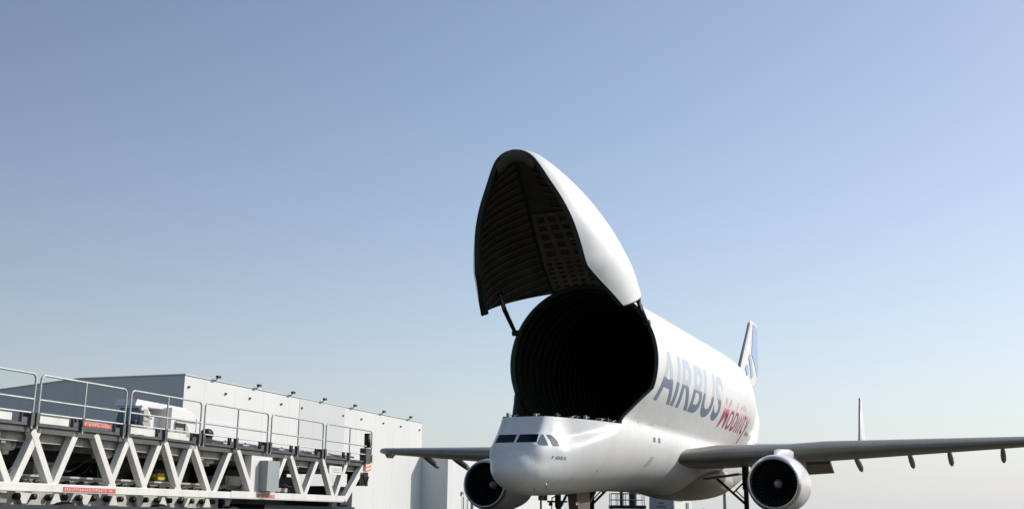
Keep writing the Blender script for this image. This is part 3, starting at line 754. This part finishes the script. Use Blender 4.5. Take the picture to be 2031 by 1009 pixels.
# deck: cross beams and plates
dk = MB(); dk.box((U0, .3, 2.70), (U1-.3, WD, 2.735)); LB(dk, 'deck_plate', DECK)
for i in range(24):
    cb = MB(); u = U0+.5+i*1.03; cb.box((u, .245, 2.3), (u+.12, WD, 2.65)); LB(cb, 'cross_beam', BEAMG)
lb_ = MB(); lb_.box((U0, .9, 2.28), (U1-.8, 1.05, 2.52)); LB(lb_, 'side_beam', BEAMG)
lb_ = MB(); lb_.box((U0, 2.6, 1.0), (-9.5, 2.7, 2.45)); lb_.box((U0, 1.9, 1.75), (-14.2, 2.4, 2.3)); lb_.box((-12.6, 1.7, 1.2), (-9.0, 2.4, 2.2)); LB(lb_, 'inner_bulkhead', BLACK)
# lower inner structure with roller cutouts
CREAM = mat('cream_steel', (.52, .51, .45), .6, noise=.25, nscale=3)
rb = MB(); rb.box((-26, .78, 1.58), (-10.5, 1.1, 1.70)); rb.box((-26, .85, 1.02), (-14.2, .93, 1.579)); rb.box((-26, .70, 1.655), (-14.5, .775, 1.70)); LB(rb, 'roller_frame', CREAM)
for k in range(24):
    u = -25.6+k*.5
    for z in (1.54, 1.22):
        r_ = MB(); r_.lathe([(-.06, .001), (-.06, .068), (.06, .068), (.06, .001)], (u, .78, z), (0, 1, 0), 14); LB(r_, 'roller', BLACK)
    if k % 2:
        g_ = MB(); w0, w1 = (.06, .20) if k % 4 == 1 else (.2, .05)
        g_.add([(u+.2-w1, .74, 1.04), (u+.2+w1, .74, 1.04), (u+.2+w0, .74, 1.30), (u+.2-w0, .74, 1.30), (u+.2-w1, .84, 1.04), (u+.2+w1, .84, 1.04), (u+.2+w0, .84, 1.30), (u+.2-w0, .84, 1.30)],
               [(0, 1, 2, 3), (7, 6, 5, 4), (0, 4, 5, 1), (1, 5, 6, 2), (2, 6, 7, 3), (3, 7, 4, 0)]); LB(g_, 'gusset', TWHITE)
for (u, z, v, s_) in [(-22.75, 2.32, .6, .15), (-19.55, 2.28, .6, .12), (-15.2, 2.36, .6, .12), (-20.75, 1.83, 1.0, .12), (-26.2, 2.3, .6, .14)]:
    mo = MB(); mo.lathe([(-.14, .001), (-.14, s_*.5), (-.12, s_), (.3, s_), (.32, s_*.6)], (u, v, z), (0, 1, 0), 20); mo.box((u-s_*.5, v, z-s_*1.5), (u+s_*.5, v+.2, z-s_*.8)); motor = LB(mo, 'drive_motor', TWHITE)
    hb = MB(); hb.lathe([(0, .001), (0, s_*.35), (.03, s_*.35)], (u, v-.165, z), (0, 1, 0), 12); LB(hb, 'motor_hub', GREYBOX, motor)
for (u0, z0, u1, z1, v, m) in [(-21.2, 1.72, -20.35, 2.02, 1.2, GREYBOX), (-18.9, 1.72, -18.2, 2.1, 1.3, NAVY), (-24.4, 1.75, -23.4, 2.1, 1.2, NAVY), (-16.6, 1.73, -15.2, 2.05, 1.3, NAVY), (-13.2, 1.65, -12.1, 2.0, 1.3, TWHITE), (-11.6, 1.35, -10.7, 1.9, 1.2, NAVY), (-10.2, 1.5, -8.9, 2.1, 1.4, NAVY)]:
    bx = MB(); bx.box((u0, v, z0), (u1, v+.7, z1)); bx.box((u0+.08, v-.03, z0+.06), (u0+(u1-u0)*.45, v-.002, z1-.06)); bx.tube([(u1-.1, v-.04, z1), (u1-.15, v-.2, z1-.1), (u1-.3, v-.2, z0)], .025, 6); LB(bx, 'hydraulic_box', m, bevel=.02)
yl = MB(); yl.box((-17.0, .9, 1.74), (-16.72, 1.15, 1.92)); yl.tube([(-17.1, 1.0, 1.86), (-16.6, 1.0, 1.80)], .05, 8); LB(yl, 'yellow_valve', YELLOW, bevel=.02)
# hoses
for k in range(16):
    u = -25+k*1.0+random.uniform(-.3, .3); z = random.uniform(1.7, 2.25); v = random.uniform(.7, 1.5)
    hs = MB(); pts = [(u+t*.22, v+.1*math.sin(t*1.3+k), z-.35*math.sin(math.pi*t/5)) for t in range(6)]; hs.tube(pts, .022, 6); LB(hs, 'hose', BLACK if k % 3 else BEAMG)
# cabinet and column
cl = MB(); cl.box((-13.9, .03, 1.49), (-12.75, .3, 2.66)); LB(cl, 'white_column', TWHITE, bevel=.01)
cb = MB(); cb.box((-13.45, -.25, 1.55), (-12.78, .028, 2.42)); cb.box((-13.25, -.262, 1.50), (-12.95, -.252, 1.53)); LB(cb, 'control_cabinet', GREYBOX, bevel=.02)
sg = MB(); sg.box((-9.22, .0, 2.2), (-8.36, .03, 2.47)); sign = LB(sg, 'sign_board', WHITE)
sq = MB()
for j in range(3):
    for k in range(6): sq.box((-9.02+k*.1, -.007, 2.26+j*.06), (-9.02+k*.1+.045+.03*((k+j) % 2), -.002, 2.285+j*.06))
LB(sq, 'sign_lettering', GREYBOX, sign)
def label(u0, z0, u1, z1, v):
    o = MB(); o.box((u0, v-.006, z0), (u1, v, z1)); lab = LB(o, 'warning_label', REDL)
    t = MB(); x = u0+.05; h = z1-z0; random.seed(int(u0*10))
    while x < u1-.1:
        w = random.choice((.035, .05, .06)); 
        t.box((x, v-.010, z0+h*.28), (x+w*.35, v-.0065, z1-h*.25)); t.box((x, v-.010, z0+h*.28), (x+w, v-.0066, z0+h*.4)) if random.random() < .6 else t.box((x, v-.010, z1-h*.38), (x+w, v-.0066, z1-h*.25))
        x += w+(.025 if random.random() > .18 else .09)
    LB(t, 'label_lettering', WHITE, lab)
label(-21.59, 1.335, -19.81, 1.435, -.012); label(-13.54, 1.36, -12.6, 1.46, -.02)
# guard rails
PAN = [(-29.6, -26.4), (-26.3, -22.82), (-22.66, -19.78), (-19.6, -16.66), (-16.48, -13.26), (-13.06, -9.87), (-9.67, -6.3)]
for k, (a, b) in enumerate(PAN):
    gr_ = MB(); v = -.06; r = .12; zt, zm_, z0 = 3.79, 3.25, 2.62
    arc = lambda cx, s: [(cx+s*r*math.sin(t), v, zt-r+r*math.cos(t)) for t in (R(80), R(60), R(40), R(20), 0)]
    gr_.tube([(a, v, z0), (a, v, zt-r)]+[(a+r-r*math.cos(t), v, zt-r+r*math.sin(t)) for t in (R(20), R(45), R(70))]+[(a+r, v, zt), (b-r, v, zt)]+[(b-r+r*math.sin(t), v, zt-r+r*math.cos(t)) for t in (R(20), R(45), R(70))]+[(b, v, zt-r), (b, v, z0)], .025, 8)
    gr_.tube([(a, v, zm_), (b, v, zm_)], .023, 8); m_ = (a+b)/2
    gr_.tube([(m_, v, z0), (m_, v, zt)], .024, 8)
    rail = LB(gr_, 'guard_rail', GALV)
    tb = MB(); tb.tube([(a+.02, v, 2.96), (b-.02, v, 2.96)], .018, 6)
    if k < 4: tb.box((a+.1, v+.03, 2.76), (m_-.42, v+.045, 2.93)); tb.box((m_+.1, v+.03, 2.76), (b-.55, v+.045, 2.93))
    LB(tb, 'toe_board', TWHITE, rail)
    for u in (a+.0, m_, b):
        bk = MB(); bk.box((u-.05, v-.03, 2.70), (u+.05, v+.08, 2.97)); bk.box((u-.26, v+.03, 2.75), (u-.06, v+.12, 2.86)); bk.box((u-.16, v+.13, 2.75), (u-.06, v+.2, 2.99)); LB(bk, 'post_bracket', DECK, rail)
label(-21.25, 2.80, -20.28, 2.90, -.10); 
# far rail
for k, (a, b) in enumerate(PAN):
    if k in (0, 1, 2, 3): continue
    gr_ = MB(); v = WD+.1
    gr_.tube([(a, v, 2.7), (a, v, 3.1), (b, v, 3.1), (b, v, 2.7)], .02, 6); LB(gr_, 'far_guard_rail', GALV)
# conveyor parts on the deck right
for k in range(9):
    u = -15.6+k*1.03
    cv = MB(); cv.box((u, .5, 2.74), (u+.5, 1.0, 2.84)); cv.tube([(u-.1, .45, 2.9), (u+.7, .45, 2.87)], .03, 6); cv.tube([(u+.1, .6, 2.87), (u+.1, 1.6, 2.87)], .05, 8); LB(cv, 'conveyor_unit', GALV)
mc = MB(); mc.lathe([(-.15, .001), (-.15, .13), (.12, .16), (.16, .001)], (-15.75, .35, 3.02), (1, .2, 0), 12); mc.box((-15.95, .25, 2.74), (-15.6, .6, 2.92)); mc.tube([(-15.9, .3, 3.0), (-16.1, .3, 2.85)], .04, 6); LB(mc, 'black_winch', BLACK)
# end assembly
en = MB(); en.lathe([(0, .001), (0, .12), (.5, .11), (.5, .001)], (-6.6, -.05, 3.2), (-.08, 0, 1), 14); LB(en, 'rubber_buffer', BLACK)
en = MB(); en.box((-6.78, -.1, 2.66), (-6.42, .15, 3.18)); en.box((-6.9, .0, 2.9), (-6.5, .1, 3.0)); LB(en, 'buffer_mount', DECK, bevel=.01)
rs = MB(); rs.box((-6.72, -.08, 2.36), (-6.30, -.02, 2.72)); rso = LB(rs, 'reflective_board', WHITE)
for k in range(3):
    st = MB(); st.add([(-6.72, -.084, 2.36+k*.12), (-6.30, -.084, 2.44+k*.12), (-6.30, -.084, 2.50+k*.12), (-6.72, -.084, 2.42+k*.12)], [(0, 1, 2, 3)]); LB(st, 'orange_stripe', ORANGE, rso)
eb = MB(); eb.box((-7.0, .0, 1.9), (-6.35, .5, 2.35)); eb.tube([(-6.9, -.05, 2.3), (-6.7, -.1, 1.9), (-6.45, -.05, 2.2)], .04, 6); LB(eb, 'cable_reel', BLACK, bevel=.03)
# chassis below
cs = MB(); cs.box((U0, .3, .62), (-12.6, WD-.3, 1.04)); cs.box((-12.6, .3, .5), (-6.7, WD-.3, 1.17)); LB(cs, 'chassis', NAVY)
cx = MB(); cx.box((-24.9, .2, 1.06), (-23.0, .9, 1.27)); 
for k in range(3): cx.box((-24.7+k*.6, .17, 1.12), (-24.4+k*.6, .198, 1.2))
LB(cx, 'axle_housing', BEAMG, bevel=.03)
sc = MB(); sc.box((-8.2, .5, 1.0), (-6.5, 2.5, 1.85)); sc.box((-7.6, .4, 1.2), (-6.9, .49, 1.5)); LB(sc, 'tractor_unit', NAVY, bevel=.05)
for u in (-27, -24.5, -21, -17.5, -14.2, -11.4):
    for v in (.25, WD-.55):
        w = MB(); w.lathe([(0, .02), (0, .3), (.03, .5), (.08, .56), (.26, .56), (.3, .5), (.33, .3), (.33, .02)], (u, v, .56), (0, 1, 0), 28); wo = LB(w, 'wheel', TYRE)
        w = MB(); w.lathe([(-.012, .001), (-.012, .22), (.02, .26)], (u, v, .56), (0, 1, 0), 18); LB(w, 'wheel_hub', GREYBOX, wo)

# driver cabin on deck
cabin = MB(); v0, v1 = .55, 1.35
LM_keep = LM.copy(); LM = LM @ Matrix(((.69, 0, 0, -5.0), (0, 1, 0, 0), (0, 0, .96, .11), (0, 0, 0, 1)))
cab_p = lambda pts, va, vb, mb: (mb.add([(u, va, z) for u, z in pts]+[(u, vb, z) for u, z in pts], [tuple(range(len(pts)))[::-1], tuple(range(len(pts), 2*len(pts)))]+[(i, (i+1) % len(pts), len(pts)+(i+1) % len(pts), len(pts)+i) for i in range(len(pts))]))
cab_p([(-19.0, 2.74), (-18.55, 2.74), (-18.6, 3.33), (-18.95, 3.58), (-19.2, 3.62), (-19.3, 3.5)], v0+.05, v1, cabin)
cab_p([(-18.5, 2.74), (-17.55, 2.74), (-17.55, 3.42), (-18.6, 3.42)], v0+.35, v1, cabin)
cab_p([(-17.55, 2.74), (-15.9, 2.74), (-15.95, 3.5), (-16.25, 3.62), (-17.55, 3.67)], v0, v1, cabin)
cab_p([(-19.3, 3.60), (-15.95, 3.60), (-16.1, 3.74), (-19.2, 3.78)], v0+.25, v1+.1, cabin)
cabin_o = LB(cabin, 'operator_cabin', mat('cabin_white', (.80, .79, .77), .4, 0, .2, .05), bevel=.02)
w = MB(); cab_p([(-19.5, 3.17), (-19.3, 3.17), (-19.25, 3.5), (-19.32, 3.55)], v0+.1, v1-.1, w); LB(w, 'windscreen', GLASS2, cabin_o)
w = MB(); w.add([(-19.28, v0-.02, 3.52), (-18.95, v0+.03, 3.52), (-18.75, v0+.03, 3.2), (-19.25, v0-.02, 3.2)], [(0, 1, 2, 3)]); w.add([(-19.28, v0-.02, 3.18), (-18.75, v0+.03, 3.18), (-18.7, v0+.03, 3.05), (-19.22, v0-.02, 3.05)], [(0, 1, 2, 3)]); LB(w, 'side_window', PINK, cabin_o)
w = MB(); w.box((-19.52, v0+.1, 3.04), (-19.3, v1-.1, 3.16)); LB(w, 'windscreen_sill', BLACK, cabin_o)
w = MB(); w.box((-19.5, v0+.1, 2.78), (-19.28, v1-.1, 3.035)); LB(w, 'front_panel', TAN, cabin_o)
w = MB(); w.add([(-17.3, v0-.02, 3.28), (-16.55, v0-.02, 3.26), (-16.3, v0-.02, 2.92), (-17.18, v0-.02, 2.92)], [(0, 1, 2, 3)]); sw = LB(w, 'side_window', PINK, cabin_o)
w = MB(); w.box((-17.25, v0-.035, 3.15), (-16.75, v0-.022, 3.26)); w.box((-16.73, v0-.04, 2.92), (-16.68, v0-.022, 3.27)); LB(w, 'window_bar', BLACK, sw)
w = MB(); w.lathe([(0, .05), (.07, .05), (.10, .001)], (-18.95, v0+.4, 3.74), (0, 0, 1), 12); LB(w, 'beacon', BEACON, cabin_o)
w = MB(); w.box((-18.45, v0+.2, 2.76), (-17.9, v0+.34, 3.0)); LB(w, 'tan_panel', TAN, cabin_o)

LM = LM_keep

# ================================================================== BUILDINGS
AZB = R(4.25); BD = Vector((math.cos(AZB), math.sin(AZB), 0)); BN = Vector((-math.sin(AZB), math.cos(AZB), 0)); BO = Vector((31.4, 42.4, 0))
BM = Matrix(((BD.x, BN.x, 0, BO.x), (BD.y, BN.y, 0, BO.y), (0, 0, 1, 0), (0, 0, 0, 1)))
hang = thing('hangar_building', 'long low white clad hangar with grey shaded gable behind the truss loader', 'building', tuple(BO))
def BBd(mb, name, m, parent, bevel=0):
    o = mb.build(name, m, None, bevel=bevel)      # keep local coordinates for the cladding seams
    o.matrix_basis = BM; o.parent = parent; o.matrix_parent_inverse = parent_world(parent).inverted(); return o
H = 12.0; XE = 47.75
w = MB(); w.box((0.02, 0, 0), (XE, .4, H)); BBd(w, 'long_wall', CLAD, hang)
w = MB(); w.box((18.5, -.03, 0), (27.8, -.002, H-.02)); BBd(w, 'grey_wall_section', CLADG, hang)
w = MB(); w.box((2.0, -.05, 0), (9.5, -.002, 8.6)); BBd(w, 'sliding_door', mat('door_cladding', (.71, .72, .715), .5, noise=.03, nscale=.3), hang)
w = MB(); w.add([(0, -.01, 0), (0, 10.6, 0), (0, 10.6, H), (0, -.01, H)], [(0, 1, 2, 3)]); w.add([(0, 10.6, 0), (5.2, 24.5, 0), (5.2, 24.5, H), (0, 10.6, H)], [(0, 1, 2, 3)])
BBd(w, 'gable_wall', CLADS, hang)
w = MB(); w.add([(0, -.05, H-.005), (XE, -.05, H-.005), (XE, 25, H-.005), (5.2, 24.5, H-.005), (0, 10.6, H-.005)], [(0, 1, 2, 3, 4)]); w.box((XE-.3, .41, 0), (XE-.02, 25, H-.01)); BBd(w, 'roof', ROOFM, hang)
w = MB(); w.box((-.05, -.08, H), (XE, .05, H+.10)); w.beam((-.02, .05, H+.05), (-.02, 10.6, H+.05), .1, .1, (1, 0, 0)); w.beam((-.02, 10.6, H+.05), (5.18, 24.5, H+.05), .1, .1, (0, 0, 1)); BBd(w, 'parapet_trim', CLADG, hang)
for x in (4.2, 10.6, 16.6, 22.8, 29.4, 36.4, 43.6):
    w = MB(); w.tube([(x, -.1, H+.05), (x, -.35, H+.30)], .05, 6); w.box((x-.25, -.5, H+.22), (x+.2, -.25, H+.42)); BBd(w, 'floodlight', GEAR, hang)
for x in (.5, 5.8, 9.6, 15.0, 18.8, 27.3, 31.5, 36.9, 41.5, 46.8):
    w = MB(); w.box((x, -.12, H-1.0), (x+.2, -.032, H-.83)); BBd(w, 'wall_vent', GEAR, hang)
ann = thing('annex_building', 'lower white block with downpipes seen under the far wing beside the hangar', 'building', tuple(BM @ Vector((48, 0, 0))))
H2 = 8.35
w = MB(); w.box((XE+.05, -3.5, 0), (95, -3.2, H2)); BBd(w, 'front_wall', CLAD, ann)
w = MB(); w.box((XE, -3.5, 0), (XE+.045, 6, H2)); w.box((XE+.03, -3.49, 0), (XE+.04, 0, H2-.02)); BBd(w, 'side_wall', CLADS, ann)
w = MB(); w.box((XE+.02, -3.52, H2), (95, 6, H2+.12)); BBd(w, 'roof', ROOFM, ann)
for x, r_, z1 in ((52.6, .07, 3.4), (54.0, .06, 3.2), (55.6, .14, 2.8)):
    w = MB(); w.tube([(x, -3.65, 0), (x, -3.65, z1)], r_, 8); BBd(w, 'downpipe', GEARL, ann)
w = MB(); w.box((52.0, -3.7, 3.55), (52.5, -3.52, 3.95)); BBd(w, 'wall_box', GEARL, ann)

# ================================================================== BACKGROUND EQUIPMENT
van = thing('box_van', 'white box van with grey front parked far behind under the aircraft belly', 'van', (54, 8.5, 0))
vb = MB()
fd = Vector((53.25, 9.83, 0)); dv = Vector((-.08, -.997, 0)); nv = Vector((.997, -.08, 0))
def VP(a, b, z): p = fd+dv*a+nv*b; return (p.x, p.y, z)
def vbox(mb, a0, b0, z0, a1, b1, z1, tp=0):
    mb.add([VP(a0, b0, z0), VP(a1, b0, z0), VP(a1, b1, z0), VP(a0, b1, z0), VP(a0+tp, b0+tp, z1), VP(a1-tp, b0+tp, z1), VP(a1-tp, b1, z1), VP(a0+tp, b1, z1)],
           [(0, 3, 2, 1), (4, 5, 6, 7), (0, 1, 5, 4), (1, 2, 6, 5), (2, 3, 7, 6), (3, 0, 4, 7)]); return mb
vbox(vb, 0, .05, .5, 2.4, 4.6, 2.96, .1).build('body', WHITE, van, bevel=.08)
vbox(MB(), .06, -.02, .55, 2.34, .045, 2.9, .05).build('front_panel', VANG, van)
vbox(MB(), .85, -.06, 2.6, 1.6, -.03, 2.93).build('roof_camera_box', BLACK, van)
vbox(MB(), .95, -.05, 2.2, 1.5, -.03, 2.26).build('grille_badge', GEAR, van)
vbox(MB(), .8, -.05, 1.9, 1.6, -.03, 1.95).build('trim_line', GEAR, van)
for i in range(5): vbox(MB(), 2.37, .5+i*.35, 2.42, 2.405, .7+i*.35, 2.6).build('side_lettering', REDL, van)
vbox(MB(), 2.36, 3.0, 1.7, 2.41, 3.6, 2.3).build('rear_window', GLASS2, van)
for a in (.1, 2.0):
    for b in (.9, 3.6):
        w = MB(); c0 = VP(a, b, .42); w.lathe([(0, .02), (0, .25), (.03, .4), (.25, .4), (.3, .25), (.3, .02)], c0, tuple(dv), 20); w.build('wheel', TYRE, van)
stair = thing('access_platform', 'dark maintenance platform with thin handrails far behind the nose gear', 'platform', (49.6, 10.5, 0))
fd = Vector((49.04, 11.74, 0)); fr_ = Vector((50.15, 9.2, 0)); dv = (fr_-fd).normalized(); nv = Vector((-dv.y, dv.x, 0)); nv = nv if nv.x > 0 else -nv
vbox(MB(), -.1, 0, 1.7, 2.9, 1.6, 1.98).build('deck', BLACK, stair)
r_ = MB()
for b in (0, 1.6):
    for a in (0, .55, 1.2, 2.0, 2.75): r_.tube([VP(a, b, 1.9), VP(a, b, 2.95)], .035, 6)
    for z in (2.42, 2.93): r_.tube([VP(0, b, z), VP(2.75, b, z)], .03, 6)
r_.build('handrail', GEARL, stair)
for a in (.05, 2.6):
    for b in (.1, 1.5): MB().tube([VP(a, b, 0), VP(a, b, 1.7)], .06, 8).build('leg', GEAR, stair)
vbox(MB(), 1.55, .3, 1.98, 2.15, .9, 3.1).build('engine_unit', GEAR, stair)
vbox(MB(), .75, .2, 1.98, 1.0, .4, 3.2).build('mast', SEAL, stair)
pl = thing('lamp_pole', 'thin grey pole standing behind the aircraft beside the port landing gear', 'pole', (55.9, 3.8, 0))
MB().tube([(55.9, 3.8, 0), (55.9, 3.8, 3.0), (55.9, 3.8, 7.0)], [.16, .13, .10], 10).build('shaft', GEARL, pl)
MB().box((55.5, 3.5, 6.95), (56.3, 4.1, 7.15)).build('lamp_head', GEARL, pl)
pl2 = thing('ground_power_pole', 'slim dark service pole reaching up to the underside of the aircraft nose', 'pole', (5.05, .07, 0))
MB().tube([(5.05, .07, 0), (5.05, .07, 1.95)], .045, 8).build('shaft', GEAR, pl2)
MB().box((4.85, -.13, 0), (5.25, .27, .08)).build('base', GEAR, pl2)

def person(x, y, h, lab, yaw):
    t = thing('person', lab, 'person', (x, y, 0), 'people on the apron'); me = bpy.data.meshes.new('body')
    J = [(0, 0, .93, .15), (0, 0, 1.15, .14), (0, 0, 1.38, .17), (0, 0, 1.50, .06), (0, 0, 1.60, .085), (0, 0, 1.70, .09),
         (0, .1, .88, .10), (0, .12, .48, .065), (0, .13, .08, .05), (.14, .13, .04, .04),
         (0, -.1, .88, .10), (.05, -.12, .48, .065), (0, -.13, .08, .05), (.14, -.13, .04, .04),
         (0, .20, 1.40, .06), (0, .26, 1.12, .045), (.06, .26, .86, .035), (0, -.20, 1.40, .06), (0, -.26, 1.12, .045), (.06, -.26, .86, .035)]
    E_ = [(0, 1), (1, 2), (2, 3), (3, 4), (4, 5), (0, 6), (6, 7), (7, 8), (8, 9), (0, 10), (10, 11), (11, 12), (12, 13), (2, 14), (14, 15), (15, 16), (2, 17), (17, 18), (18, 19)]
    k = h/1.78; me.from_pydata([(a*k, b*k, c*k) for a, b, c, r in J], E_, [])
    o = bpy.data.objects.new('body', me); C.objects.link(o); o.parent = t; me.materials.append(CLOTH)
    sk = o.modifiers.new('skin', 'SKIN')
    for i, v in enumerate(me.skin_vertices[0].data if me.skin_vertices else []):
        v.radius = (J[i][3]*k, J[i][3]*k); v.use_root = i == 0
    o.modifiers.new('sub', 'SUBSURF').levels = 1
    t.rotation_euler.z = yaw
    return t

person(45.0, 3.65, 1.76, 'left one of two people in dark clothes far behind the aircraft belly', 1.0)
person(45.3, 3.0, 1.80, 'right one of two people in dark clothes far behind the aircraft belly', 2.0)
